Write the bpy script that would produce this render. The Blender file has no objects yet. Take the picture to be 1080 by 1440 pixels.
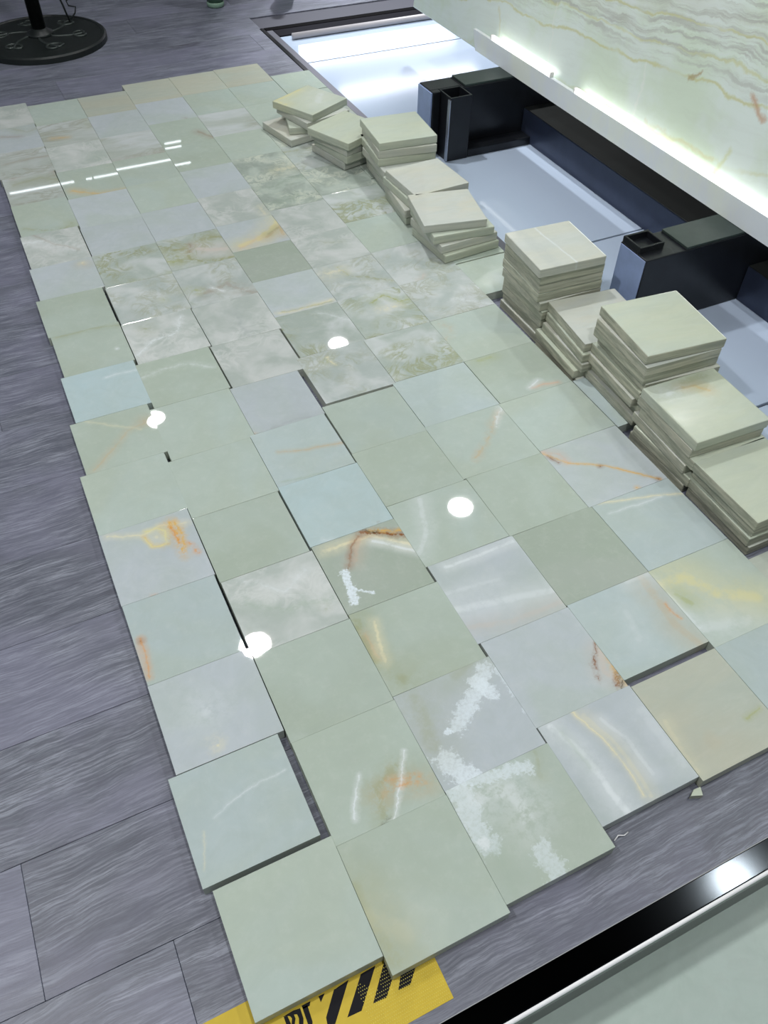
import bpy, bmesh, math, random
from mathutils import Vector, Matrix
S = 0.15          # one tile side in metres; the layout tables below are in tile sides
TT = 0.13         # tile thickness (tile sides)
ZT = TT           # height of the top of the laid tiles above the plank floor
col = bpy.context.scene.collection
rnd = random.Random(7)
def V(u, v, z): return Vector((u*S, v*S, z*S))

# ------------------------------------------------------------------ camera
TH = math.radians(26.6)
def uv_dir(x, y, z): return Vector((x*math.cos(TH)+y*math.sin(TH), -x*math.sin(TH)+y*math.cos(TH), z))
right = uv_dir(.99976673, .01603393, .01447067)
down = uv_dir(.02159832, -.74219627, -.66983446)
fwd = uv_dir(0, .66999075, -.74236945)
cd = bpy.data.cameras.new('camera'); cam = bpy.data.objects.new('camera', cd); col.objects.link(cam)
cd.sensor_fit = 'HORIZONTAL'; cd.sensor_width = 36; cd.lens = 36*1152.9/1080
cd.clip_start = .02; cd.clip_end = 100
m = Matrix((right, -down, -fwd)).transposed().to_4x4(); m.translation = V(0, 0, 6.7833+ZT)
cam.matrix_world = m
cd.dof.use_dof = False
bpy.context.scene.camera = cam

# ------------------------------------------------------------------ world and exposure
w = bpy.data.worlds.new('world'); bpy.context.scene.world = w; w.use_nodes = True
w.node_tree.nodes['Background'].inputs[0].default_value = (.80, .88, 1.0, 1)
w.node_tree.nodes['Background'].inputs[1].default_value = .27
vs = bpy.context.scene.view_settings
vs.view_transform = 'Standard'; vs.look = 'None'; vs.gamma = 1; vs.exposure = -0.04; vs.use_curve_mapping = False
CEIL = 18.0

# ------------------------------------------------------------------ lamps of the room (downlight fittings are built further down), plus added fill spots
def area(name, loc, size, power, colour=(1, 1, 1), sizey=None, aim=None, shape='DISK', spread=180):
    d = bpy.data.lights.new(name, 'AREA'); d.energy = power; d.color = colour; d.shape = shape
    d.size = size*S; d.spread = math.radians(spread)
    if sizey: d.size_y = sizey*S
    o = bpy.data.objects.new(name, d); col.objects.link(o); o.location = V(*loc)
    if aim: o.rotation_euler = (V(*aim)-V(*loc)).to_track_quat('-Z', 'Y').to_euler()
    return o
DOWNLIGHTS = [(3.1, 16.1, 1.0), (12.8, 18.8, 1.0), (3.1, 29.1, .10), (12.8, 30.9, .35), (13.0, 2.7, .8), (-7.0, 14.5, .4), (3.1, -1.6, 1.25), (-7.0, 4.5, 2.2), (3.1, -13., .3)]  # the last one is added to brighten the front tile sides
for i, (u, v, k) in enumerate(DOWNLIGHTS):
    area('downlight_lamp', (u, v, CEIL-.12), .95, 18.5*k, (1, .985, .985))
def spot(name, loc, aim, power, deg, blend=.5, colour=(1, 1, 1)):
    d = bpy.data.lights.new(name, 'SPOT'); d.energy = power; d.color = colour; d.spot_size = math.radians(deg); d.spot_blend = blend; d.shadow_soft_size = .4*S
    o = bpy.data.objects.new(name, d); col.objects.link(o); o.location = V(*loc)
    o.rotation_euler = (V(*aim)-V(*loc)).to_track_quat('-Z', 'Y').to_euler(); return o
spot('added_spot', (12.8, 30.9, CEIL-.2), (10.4, 19.9, 0), 520, 28, .9, (.96, .97, 1))  # added spot inside a downlight, blows out the far inset floor
spot('added_spot', (3.1, 16.1, CEIL-.2), (10.0, 9.5, 2.), 82, 46, .9)  # added to brighten the slab face
spot('added_spot', (12.8, 18.8, CEIL-.2), (9.5, 16.5, 0), 110, 42, .9, (.96, .98, 1))  # added to brighten the inset floor by the slab

# ------------------------------------------------------------------ helpers
def tag(o, label=None, cat=None, group=None, kind=None):
    if label: o['label'] = label
    if cat: o['category'] = cat
    if group: o['group'] = group
    if kind: o['kind'] = kind
    return o
def new_obj(name, bm, mats, parent=None, smooth=False):
    me = bpy.data.meshes.new(name); bm.to_mesh(me); bm.free()
    for mt in (mats if isinstance(mats, (list, tuple)) else [mats]): me.materials.append(mt)
    if smooth:
        for p in me.polygons: p.use_smooth = True
    o = bpy.data.objects.new(name, me); col.objects.link(o)
    if parent: o.parent = parent
    return o
def empty(name, u, v, z, rz=0):
    o = bpy.data.objects.new(name, None); o.empty_display_size = .05; col.objects.link(o)
    o.location = V(u, v, z); o.rotation_euler = (0, 0, rz); return o
def box_bm(u0, u1, v0, v1, z0, z1, bev=0, segs=1, bm=None):
    own = bm is None
    if own: bm = bmesh.new()
    r = bmesh.ops.create_cube(bm, size=1)
    for q in r['verts']:
        q.co = Vector(((u0+u1)/2*S+q.co.x*(u1-u0)*S, (v0+v1)/2*S+q.co.y*(v1-v0)*S, (z0+z1)/2*S+q.co.z*(z1-z0)*S))
    if bev:
        es = list({e for q in r['verts'] for e in q.link_edges})
        bmesh.ops.bevel(bm, geom=es, offset=bev*S, segments=segs, profile=.6, affect='EDGES')
    return bm
def tube_bm(pts, rad, n=8, bm=None, closed=False):
    if bm is None: bm = bmesh.new()
    rings = []
    N = len(pts)
    for i, p in enumerate(pts):
        p = Vector(p)
        a = Vector(pts[max(i-1, 0)]); b = Vector(pts[min(i+1, N-1)])
        t = (b-a).normalized()
        x = t.orthogonal().normalized() if not rings else (px - t*px.dot(t)).normalized()
        px = x; y = t.cross(x)
        r = rad[i] if isinstance(rad, (list, tuple)) else rad
        rings.append([bm.verts.new(p+(x*math.cos(k*2*math.pi/n)+y*math.sin(k*2*math.pi/n))*r) for k in range(n)])
    for A, B in zip(rings, rings[1:]):
        for k in range(n): bm.faces.new((A[k], A[(k+1) % n], B[(k+1) % n], B[k]))
    bm.faces.new(rings[0][::-1]); bm.faces.new(rings[-1])
    return bm
def lathe_bm(prof, n=64, c=(0, 0, 0), bm=None):
    if bm is None: bm = bmesh.new()
    rings = []
    for r, z in prof:
        if r < 1e-6: rings.append([bm.verts.new((c[0], c[1], c[2]+z))])
        else: rings.append([bm.verts.new((c[0]+r*math.cos(k*2*math.pi/n), c[1]+r*math.sin(k*2*math.pi/n), c[2]+z)) for k in range(n)])
    for A, B in zip(rings, rings[1:]):
        for k in range(n):
            k2 = (k+1) % n
            if len(A) == 1 and len(B) == 1: continue
            if len(A) == 1: bm.faces.new((A[0], B[k2], B[k]))
            elif len(B) == 1: bm.faces.new((A[k], A[k2], B[0]))
            else: bm.faces.new((A[k], A[k2], B[k2], B[k]))
    bmesh.ops.recalc_face_normals(bm, faces=bm.faces)
    return bm
def prism_bm(poly, z0, z1):
    bm = bmesh.new()
    a = [bm.verts.new(V(x, y, z0)) for x, y in poly]; b = [bm.verts.new(V(x, y, z1)) for x, y in poly]
    bm.faces.new(a[::-1]); bm.faces.new(b)
    for i in range(len(a)):
        j = (i+1) % len(a); bm.faces.new((a[i], a[j], b[j], b[i]))
    bmesh.ops.recalc_face_normals(bm, faces=bm.faces)
    return bm

# ------------------------------------------------------------------ node helpers
def srgb(r, g, b):
    f = lambda c: (c/255/12.92) if c/255 <= .04045 else ((c/255+.055)/1.055)**2.4
    return (f(r), f(g), f(b), 1)
class NT:
    def __init__(self, name):
        self.m = bpy.data.materials.new(name); self.m.use_nodes = True
        self.t = self.m.node_tree; self.b = self.t.nodes['Principled BSDF']
    def n(self, typ, **kw):
        nd = self.t.nodes.new(typ)
        for k, v in kw.items(): setattr(nd, k, v)
        return nd
    def put(self, sock, val):
        if hasattr(val, 'is_linked') or hasattr(val, 'links'): self.t.links.new(val, sock)
        else: sock.default_value = val
    def math(self, op, a, b=0., c=None, clamp=False):
        nd = self.n('ShaderNodeMath', operation=op, use_clamp=clamp)
        self.put(nd.inputs[0], a); self.put(nd.inputs[1], b)
        if c is not None: self.put(nd.inputs[2], c)
        return nd.outputs[0]
    def vmath(self, op, a, b=(0, 0, 0), scale=None):
        nd = self.n('ShaderNodeVectorMath', operation=op); self.put(nd.inputs[0], a)
        if op != 'LENGTH' and op != 'SCALE': self.put(nd.inputs[1], b)
        if scale is not None: self.put(nd.inputs['Scale'], scale)
        return nd.outputs['Value'] if op in ('LENGTH', 'DOT_PRODUCT') else nd.outputs['Vector']
    def mix(self, f, a, b):
        nd = self.n('ShaderNodeMix', data_type='RGBA'); self.put(nd.inputs[0], f); self.put(nd.inputs[6], a); self.put(nd.inputs[7], b)
        return nd.outputs[2]
    def noise(self, vec, scale, detail=4, rough=.55, dist=0., colour=False):
        nd = self.n('ShaderNodeTexNoise'); self.put(nd.inputs['Vector'], vec)
        nd.inputs['Scale'].default_value = scale; nd.inputs['Detail'].default_value = detail
        nd.inputs['Roughness'].default_value = rough; nd.inputs['Distortion'].default_value = dist
        return nd.outputs['Color'] if colour else nd.outputs['Fac']
    def ramp(self, x, a, b, lo=0., hi=1.):
        nd = self.n('ShaderNodeMapRange', interpolation_type='SMOOTHSTEP'); self.put(nd.inputs[0], x)
        nd.inputs[1].default_value = a; nd.inputs[2].default_value = b; nd.inputs[3].default_value = lo; nd.inputs[4].default_value = hi
        return nd.outputs[0]
    def fin(self, colour, rough=.5, metal=0., spec=.5, ior=1.5):
        self.put(self.b.inputs['Base Color'], colour); self.put(self.b.inputs['Roughness'], rough)
        self.put(self.b.inputs['Metallic'], metal); self.b.inputs['IOR'].default_value = ior
        return self.m
    def bump(self, h, strength=.2, dist=.001):
        nd = self.n('ShaderNodeBump'); self.put(nd.inputs['Height'], h); nd.inputs['Strength'].default_value = strength; nd.inputs['Distance'].default_value = dist
        self.t.links.new(nd.outputs[0], self.b.inputs['Normal'])

FEATURES = [[0,1,[[-0.03,2.986],[0.291,3.105],[0.656,3.129]],0.012,"white",0.5,0.5],[0,1,[[-0.145,2.911],[-0.233,2.609]],0.01,"cream",0.4,0.5],[0,2,[[0.198,3.594]],0.057,"cream",0.8,0.9],[0,2,[[0.213,3.955]],0.17,"white",0.4,0.9],[0,3,[[-0.146,4.977],[-0.158,4.796],[-0.185,4.509]],0.028,"orange",0.75,0.5],[0,3,[[-0.154,4.945]],0.028,"rust",0.6,0.5],[0,3,[[-0.209,4.864],[-0.217,4.566]],0.063,"peach",0.4,0.5],[0,4,[[0.116,5.429]],0.03,"orange",0.6,0.5],[0,4,[[-0.021,5.186],[0.082,5.328]],0.04,"cream",0.5,0.5],[0,4,[[-0.131,6.389],[0.221,6.258],[0.433,6.317],[0.707,6.246]],0.034,"cream",0.7,0.5],[0,4,[[0.253,6.232],[0.289,6.072],[0.434,6.038]],0.022,"amber",0.7,0.5],[0,4,[[0.552,6.318],[0.565,6.142],[0.542,5.954],[0.583,5.827]],0.049,"amber",0.9,0.9],[0,4,[[0.448,6.287],[0.474,6.096],[0.405,6.018]],0.033,"tan",0.7,1.0],[0,4,[[0.608,6.292],[0.627,6.136],[0.619,5.951],[0.564,5.868]],0.038,"amber",0.8,1.1],[0,4,[[0.279,6.298],[0.406,6.306],[0.487,6.201],[0.41,6.037],[0.282,6.076],[0.253,6.199]],0.027,"yellow",0.8,0.6],[0,4,[[0.553,6.238],[0.546,6.129],[0.559,6.012]],0.022,"orange",1,0.9],[0,4,[[0.669,5.961],[0.728,5.792]],0.027,"orange",0.7,0.9],[0,4,[[0.371,6.177]],0.067,"cream",0.6,0.5],[0,6,[[0.829,8.085],[0.497,7.995],[0.262,7.731],[-0.052,7.444]],0.045,"tan",0.55,0.5],[0,6,[[0.742,8.096]],0.082,"tan",0.6,0.5],[0,6,[[-0.008,8.442],[0.66,7.948]],0.02,"cream",0.4,0.5],[0,7,[[0.498,9.124],[1.014,9.132]],0.023,"white",0.5,0.5],[0,8,[[0.793,9.656]],0.024,"white",0.9,0],[0,8,[[0.034,10.266],[0.57,10.292],[0.991,10.193]],0.042,"olive",0.5,0.5],[0,10,[[0.832,11.981]],0.097,"tan",0.5,0.5],[0,10,[[0.821,12.03]],0.049,"cream",0.8,0.5],[0,11,[[-0.009,12.924],[0.36,12.875],[0.819,12.436]],0.123,"white",0.6,0.9],[0,11,[[0.196,13.185],[0.499,12.742],[0.869,12.413]],0.031,"brown",0.4,0.5],[0,12,[[0.103,13.42],[0.478,13.227],[0.921,13.2]],0.042,"olive",0.5,0.9],[0,12,[[0.94,13.291]],0.086,"olive",0.5,0.5],[0,13,[[0.238,15.211],[0.57,15.412],[0.925,15.344],[1.069,15.132]],0.075,"brown",0.55,0.5],[0,13,[[0.197,14.945],[0.748,15.041],[1.051,14.849]],0.11,"olive",0.45,0.5],[0,14,[[0.209,15.811],[0.771,15.867],[1.082,15.854]],0.039,"brown",0.4,0.5],[0,14,[[0.295,16.39],[0.735,16.388],[0.965,16.254]],0.067,"white",0.6,0.5],[0,15,[[0.317,16.964],[0.686,16.868]],0.055,"brown",0.5,0.5],[0,15,[[0.392,17.473],[0.838,17.003],[1.126,17.151]],0.098,"olive",0.35,0.5],[1,0,[[0.806,1.966],[0.794,1.741],[0.861,1.38]],0.158,"olive",0.6,0.3],[1,0,[[0.819,1.729],[1.021,1.521]],0.195,"cream",0.25,0.3],[1,1,[[1.305,2.556],[1.497,2.604],[1.718,2.499]],0.085,"tan",0.85,0.8],[1,1,[[1.672,2.845],[1.53,2.588],[1.325,2.311]],0.019,"white",0.9,0.6],[1,1,[[1.219,2.806],[1.033,2.483]],0.022,"white",0.8,0.6],[1,1,[[1.469,2.547],[1.692,2.582]],0.027,"orange",0.6,0.9],[1,1,[[1.253,2.379],[1.304,2.625],[1.554,2.719]],0.085,"olive",0.55,0.8],[1,1,[[1.195,2.327],[1.301,2.343]],0.015,"dark",0.5,0.9],[1,1,[[1.414,2.643],[1.636,2.609]],0.02,"orange",0.4,0.9],[1,3,[[0.896,4.947],[1.254,4.683],[1.775,4.633]],0.079,"sage",0.5,0.9],[1,3,[[1.658,4.542]],0.049,"olive",0.35,0.9],[1,3,[[1.033,5.231],[1.349,4.932],[1.651,5.096]],0.041,"white",0.4,0.9],[1,8,[[1.226,9.939]],0.099,"olive",0.6,0.9],[1,8,[[0.944,9.415],[1.242,9.626],[1.55,9.664],[1.758,10.031]],0.041,"white",0.7,0.9],[1,7,[[0.915,8.932],[1.502,8.991],[1.82,8.762]],0.038,"white",0.4,0.9],[1,10,[[1.37,11.097],[1.598,10.953]],0.073,"moss",0.6,0.9],[1,10,[[1.728,11.039],[1.937,11.092]],0.075,"moss",0.6,0.9],[1,9,[[1.659,10.521]],0.062,"moss",0.5,0.9],[1,13,[[1.101,14.375],[1.518,14.08],[1.992,14.034]],0.07,"amber",0.6,0.6],[1,13,[[1.063,14.012],[1.501,14.005]],0.058,"olive",0.5,0.5],[1,15,[[1.174,16.553],[1.463,16.493]],0.055,"amber",0.45,0.5],[1,15,[[1.925,17.44],[1.925,16.8]],0.142,"olive",0.3,0.5],[1,16,[[1.545,17.247],[1.805,17.062]],0.101,"olive",0.3,0.5],[1,14,[[1.828,15.462]],0.181,"sage",0.4,0.5],[2,0,[[1.924,2.367],[1.957,2.179],[1.91,2.001],[1.953,1.82]],0.118,"powder",0.55,1.6],[2,0,[[1.921,1.835]],0.047,"white",0.9,1.5],[2,0,[[2.301,1.56],[2.312,1.37]],0.105,"powder",0.5,1.6],[2,0,[[2.702,2.322],[2.622,2.107]],0.051,"olive",0.5,0.6],[2,0,[[2.027,2.18],[2.349,2.131],[2.327,1.87]],0.17,"white",0.55,1.0],[2,0,[[1.962,1.721],[1.932,1.401]],0.102,"sage",0.4,0.4],[2,0,[[1.939,2.395],[2.305,2.292],[2.563,2.242]],0.071,"powder",0.6,1.6],[2,1,[[2.75,3.256],[2.567,3.089],[2.356,2.945],[2.21,2.857]],0.086,"powder",0.75,1.6],[2,1,[[2.563,3.174],[2.656,3.006]],0.079,"powder",0.8,1.6],[2,1,[[1.972,2.608],[2.031,2.458],[2.094,2.321]],0.11,"powder",0.85,1.6],[2,1,[[1.993,3.237],[1.966,2.972],[1.927,2.762]],0.184,"olive",0.5,0.4],[2,1,[[2.125,2.835]],0.037,"powder",0.9,1.5],[2,1,[[2.448,3.313],[2.647,3.391]],0.138,"olive",0.4,0.4],[2,1,[[2.834,3.174],[2.858,2.709]],0.034,"powder",0.5,1.5],[2,2,[[1.862,4.266],[1.842,4.054],[1.833,3.774]],0.113,"olive",0.8,0.5],[2,2,[[1.882,4.108],[1.874,3.798]],0.032,"tan",0.8,0.6],[2,2,[[2.012,4.186],[1.95,3.94],[1.907,3.739]],0.047,"cream",0.8,0.6],[2,2,[[1.974,3.493]],0.178,"olive",0.7,0.4],[2,2,[[2.479,3.298]],0.198,"olive",0.45,0.4],[2,3,[[1.913,5.239],[2.206,5.245],[2.457,5.239],[2.818,4.926]],0.061,"cream",0.9,0.4],[2,3,[[2.457,5.15],[2.842,4.806]],0.049,"white",0.8,0.3],[2,3,[[2.398,5.334],[2.544,5.243],[2.746,5.127],[2.882,5.086]],0.045,"rust",1,0.9],[2,3,[[2.491,5.313],[2.658,5.212],[2.844,5.149]],0.022,"amber",0.9,1.2],[2,3,[[2.439,5.349],[2.548,5.252]],0.017,"dark",0.9,0.9],[2,3,[[2.338,5.294],[2.216,5.174],[2.108,4.988],[2.042,4.914]],0.032,"rust",0.75,0.5],[2,3,[[2.335,5.251],[2.148,4.969]],0.069,"peach",0.5,0.4],[2,3,[[2.002,4.88],[1.962,4.645],[1.935,4.461]],0.056,"powder",1,1.6],[2,3,[[2.041,4.608],[2.154,4.505]],0.02,"powder",0.9,1.6],[2,4,[[1.97,5.376],[2.193,5.217],[2.557,5.271]],0.027,"white",0.5,0.5],[2,4,[[2.624,5.32],[2.735,5.245]],0.023,"rust",0.9,1.0],[2,5,[[2.005,6.872],[2.325,6.764],[2.804,6.693]],0.026,"tan",0.8,0.3],[2,5,[[1.858,6.369],[2.318,6.308],[2.646,6.233]],0.019,"sage",0.7,0.3],[2,6,[[2.064,7.272],[2.451,7.309],[2.796,7.222]],0.062,"grey",0.6,0.3],[2,6,[[1.837,7.25]],0.026,"tan",0.9,0.3],[2,7,[[1.983,7.82],[2.438,7.762],[2.792,7.676]],0.057,"grey",0.5,0.3],[2,8,[[2.468,9.803],[2.448,9.437],[2.483,9.095]],0.1,"grey",0.4,0.9],[2,8,[[2.131,9.167],[2.394,9.135],[2.567,9.128]],0.024,"white",0.8,0.9],[2,9,[[2.253,10.451],[2.607,10.537],[2.96,10.131]],0.11,"brown",0.45,1.0],[2,9,[[2.04,10.629],[2.17,10.529]],0.063,"moss",0.6,1.0],[2,9,[[2.34,10.555],[2.512,10.415]],0.027,"white",0.8,1.0],[2,10,[[2.138,11.796],[2.34,11.751],[2.311,11.424],[2.504,11.248],[2.944,11.205]],0.068,"olive",1,1.0],[2,10,[[2.062,11.648],[2.165,11.423]],0.155,"olive",0.7,0.9],[2,10,[[2.597,11.915],[2.841,11.948],[3.091,11.812],[3.024,11.442]],0.093,"olive",0.85,0.9],[2,10,[[2.501,11.678],[2.659,11.561],[2.903,11.497]],0.149,"pinkgrey",1,0.4],[2,10,[[2.45,11.887],[2.35,11.631]],0.04,"brown",0.7,1.0],[2,10,[[1.702,11.544],[2.067,11.467]],0.097,"moss",0.6,0.9],[2,14,[[2.066,15.109],[2.514,15.096],[2.859,15.163]],0.103,"brown",0.5,0.9],[3,0,[[3.311,2.455],[3.4,2.142],[3.416,1.803],[3.388,1.57]],0.064,"cream",0.45,0.3],[3,0,[[3.243,2.527],[3.333,2.212],[3.36,1.829],[3.333,1.596]],0.016,"cream",0.9,0.4],[3,0,[[2.978,2.479],[3.081,2.18],[3.105,1.843],[3.12,1.561]],0.087,"white",0.8,0.4],[3,0,[[3.438,2.356],[3.515,2.088],[3.536,1.71]],0.05,"white",0.5,0.4],[3,0,[[3.807,2.262],[3.825,1.682]],0.122,"white",0.35,0.3],[3,0,[[3.034,2.391],[3.069,2.003]],0.048,"sage",0.4,0.4],[3,1,[[3.847,2.96],[3.755,2.74],[3.819,2.625]],0.091,"pinkgrey",0.95,0.1],[3,1,[[3.879,3.052],[3.715,2.846],[3.66,2.7]],0.018,"rust",0.85,0.9],[3,1,[[3.882,3.033],[3.876,2.77]],0.014,"tan",0.8,0.4],[3,1,[[3.937,2.785],[3.761,2.569]],0.022,"rust",0.8,1.3],[3,1,[[3.924,2.835],[3.891,2.677],[3.885,2.536]],0.041,"amber",0.95,1.0],[3,1,[[3.891,2.677],[3.82,2.516]],0.013,"dark",0.8,1.0],[3,1,[[3.882,2.621]],0.018,"cream",0.9,1.3],[3,2,[[2.741,3.987],[3.263,3.888],[3.958,3.762]],0.111,"white",0.6,0.3],[3,2,[[3.002,4.465],[3.793,4.472]],0.05,"white",0.75,0.3],[3,2,[[2.85,3.747],[3.28,3.639],[3.823,3.626]],0.079,"pinkgrey",0.6,0.4],[3,2,[[2.847,4.181],[3.404,4.122]],0.063,"white",0.4,0.4],[3,3,[[3.201,5.5],[3.027,4.996],[2.819,4.762]],0.078,"white",0.5,0.3],[3,6,[[3.227,8.235]],0.069,"moss",0.65,0.9],[3,6,[[3.274,8.298],[3.289,8.14]],0.023,"cream",0.9,0.9],[3,6,[[3.343,8.937]],0.082,"sage",0.6,0.8],[3,6,[[3.585,8.826],[3.865,8.607]],0.041,"olive",0.6,0.9],[3,7,[[3.57,9.301],[3.959,8.934]],0.051,"white",0.4,0.9],[3,8,[[3.006,9.52],[3.32,9.492],[3.881,9.512]],0.043,"cream",0.85,0.7],[3,8,[[3.064,9.531],[3.867,9.478]],0.018,"olive",0.6,0.6],[3,10,[[3.139,11.437],[3.465,11.525],[3.793,11.763],[4.004,12.095]],0.179,"yellow",0.85,0.4],[3,10,[[3.091,11.366],[3.274,11.422],[3.413,11.548]],0.091,"peach",0.5,0.3],[3,10,[[3.62,11.526],[3.93,11.801],[3.906,11.518]],0.095,"tan",0.9,0.6],[3,10,[[3.679,11.62],[3.882,11.773]],0.074,"olive",0.6,0.6],[3,11,[[3.871,12.544],[3.864,12.286]],0.077,"cream",0.5,0.8],[3,14,[[3.776,15.745],[3.913,15.515],[3.98,15.418]],0.083,"rust",0.4,0.5],[3,14,[[4.12,15.941],[4.473,15.928]],0.043,"brown",0.4,0.5],[3,15,[[3.714,16.476],[3.792,16.262]],0.043,"brown",0.4,0.5],[4,0,[[4.649,1.785],[4.833,1.818]],0.022,"moss",0.6,0.5],[4,0,[[3.946,2.077],[3.89,1.761],[3.895,1.577]],0.058,"cream",0.4,0.4],[4,0,[[4.211,1.76]],0.211,"tan",0.25,0.4],[4,1,[[4.77,3.515],[4.747,3.193],[4.715,2.872],[4.795,2.541]],0.119,"tan",0.55,0.3],[4,1,[[4.796,3.141],[4.781,3.031],[4.822,2.916]],0.015,"orange",0.6,0.5],[4,1,[[4.617,3.555],[5.045,3.511]],0.097,"white",0.4,0.4],[4,1,[[4.369,3.224],[4.288,2.888]],0.096,"white",0.25,0.4],[4,4,[[4.75,6.396],[4.549,6.197],[4.331,5.946],[4.121,5.773]],0.039,"tan",0.7,0.8],[4,4,[[4.801,6.447],[4.589,6.178]],0.027,"white",0.6,0.8],[4,6,[[4.142,8.851],[4.125,8.58],[3.969,8.596]],0.066,"tan",0.4,1.0],[4,6,[[4.025,8.717],[4.242,8.711]],0.101,"olive",0.35,1.0],[4,7,[[4.375,9.228],[4.595,9.328],[4.719,9.111],[4.885,9.096]],0.053,"moss",0.8,0.9],[4,7,[[4.392,9.024],[4.663,8.998]],0.07,"cream",0.7,0.9],[4,8,[[4.285,10.311],[4.329,10.01],[4.685,9.763],[4.951,9.579]],0.047,"olive",0.7,0.8],[4,8,[[4.06,10.196],[4.294,10.198]],0.114,"cream",0.6,0.9],[4,9,[[4.37,11.07],[4.627,10.955]],0.051,"olive",0.3,0.8],[4,10,[[4.84,12.654],[5.255,12.693],[5.409,12.738]],0.071,"moss",0.5,0.9],[4,11,[[4.218,13.07],[4.696,13.287],[5.088,13.259]],0.121,"sagedark",0.6,1.0],[4,11,[[4.206,12.527],[4.571,12.636]],0.115,"sagedark",0.6,1.0],[4,12,[[4.563,13.64],[4.991,13.692]],0.126,"cream",0.5,0.9],[4,13,[[4.463,15.685],[4.734,15.636]],0.057,"brown",0.3,0.5],[5,1,[[4.896,3.323],[5.211,3.309],[5.372,3.0],[5.674,2.809]],0.178,"yellow",0.75,0.4],[5,1,[[5.004,3.172],[5.061,3.017]],0.072,"moss",0.6,0.5],[5,1,[[4.921,3.413],[4.942,3.151],[4.941,2.766]],0.041,"white",0.5,0.4],[5,1,[[4.973,2.751],[5.422,2.635]],0.151,"white",0.4,0.6],[5,2,[[5.022,4.557],[5.481,4.441],[5.962,4.279]],0.018,"cream",0.8,0.4],[5,2,[[5.041,4.381],[5.703,4.338]],0.018,"white",0.5,0.4],[5,3,[[4.929,5.506],[5.072,5.266],[5.421,5.039],[5.846,4.583]],0.017,"amber",0.95,0.4],[5,3,[[4.927,5.534],[5.077,5.424],[5.086,5.286]],0.046,"peach",0.7,0.4],[5,3,[[4.948,5.443],[5.002,5.312]],0.019,"rust",0.9,0.5],[5,3,[[5.375,5.047]],0.026,"rust",0.9,0.3],[5,3,[[5.824,4.594]],0.025,"rust",0.8,0.3],[5,3,[[5.542,4.586]],0.025,"amber",0.9,0.3],[5,5,[[5.11,7.424],[5.281,7.431]],0.079,"moss",0.45,0.4],[5,5,[[5.424,6.592],[5.59,6.595],[5.775,6.542]],0.03,"peach",0.95,0.5],[5,5,[[5.39,6.623],[5.57,6.684]],0.037,"white",0.8,0.6],[5,6,[[5.017,8.358],[5.113,8.221],[4.909,7.951]],0.058,"tan",0.35,1.0],[5,6,[[4.718,8.218],[4.583,8.28]],0.033,"moss",0.4,0.9],[5,7,[[5.5,8.816],[5.976,8.402]],0.07,"white",0.4,0.9],[5,8,[[5.381,9.598],[5.198,9.363]],0.055,"peach",0.35,0.9],[5,8,[[5.993,8.796],[6.272,8.813]],0.028,"peach",0.9,0.3],[5,10,[[5.151,13.084],[5.602,13.179]],0.124,"moss",0.4,0.9],[5,12,[[4.931,14.247],[5.641,14.255]],0.107,"olive",0.5,0.9],[6,8,[[5.969,9.661],[6.366,9.261]],0.077,"white",0.3,0.8]]
TAPE = {"stripes": [[[0.381, 1.421], [0.505, 1.434], [0.303, 1.215], [0.25, 1.236], [0.259, 1.282]], [[0.606, 1.43], [0.729, 1.435], [0.51, 1.209], [0.399, 1.215]], [[0.81, 1.442], [0.82, 1.338], [0.797, 1.29], [0.712, 1.206], [0.606, 1.214]], [[0.883, 1.308], [1.006, 1.308], [0.987, 1.283], [0.91, 1.207], [0.811, 1.211]]], "letters": [[[-0.018, 1.418], [0.009, 1.411], [0.015, 1.347], [-0.018, 1.363]], [[-0.023, 1.421], [0.059, 1.426], [0.111, 1.418], [0.108, 1.347], [0.093, 1.31], [0.064, 1.324], [0.079, 1.361], [0.076, 1.392], [0.055, 1.4], [0.056, 1.372], [0.036, 1.337], [0.015, 1.347], [0.033, 1.383], [0.025, 1.403], [0.009, 1.411]], [[0.126, 1.416], [0.166, 1.414], [0.16, 1.3], [0.152, 1.282], [0.124, 1.295]], [[0.125, 1.428], [0.196, 1.428], [0.18, 1.402], [0.13, 1.403]], [[0.261, 1.431], [0.311, 1.43], [0.262, 1.388]]]}


COL = dict(white=(214, 222, 224), cream=(214, 210, 178), powder=(214, 226, 232), rust=(132, 88, 54), orange=(206, 148, 82), amber=(206, 168, 92),
           peach=(196, 172, 152), tan=(184, 168, 138), olive=(150, 156, 122), moss=(156, 164, 104), brown=(150, 136, 118), dark=(62, 50, 36),
           grey=(158, 166, 168), sage=(158, 174, 160), sagedark=(142, 158, 144), pinkgrey=(190, 186, 178), yellow=(206, 202, 150))
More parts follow.
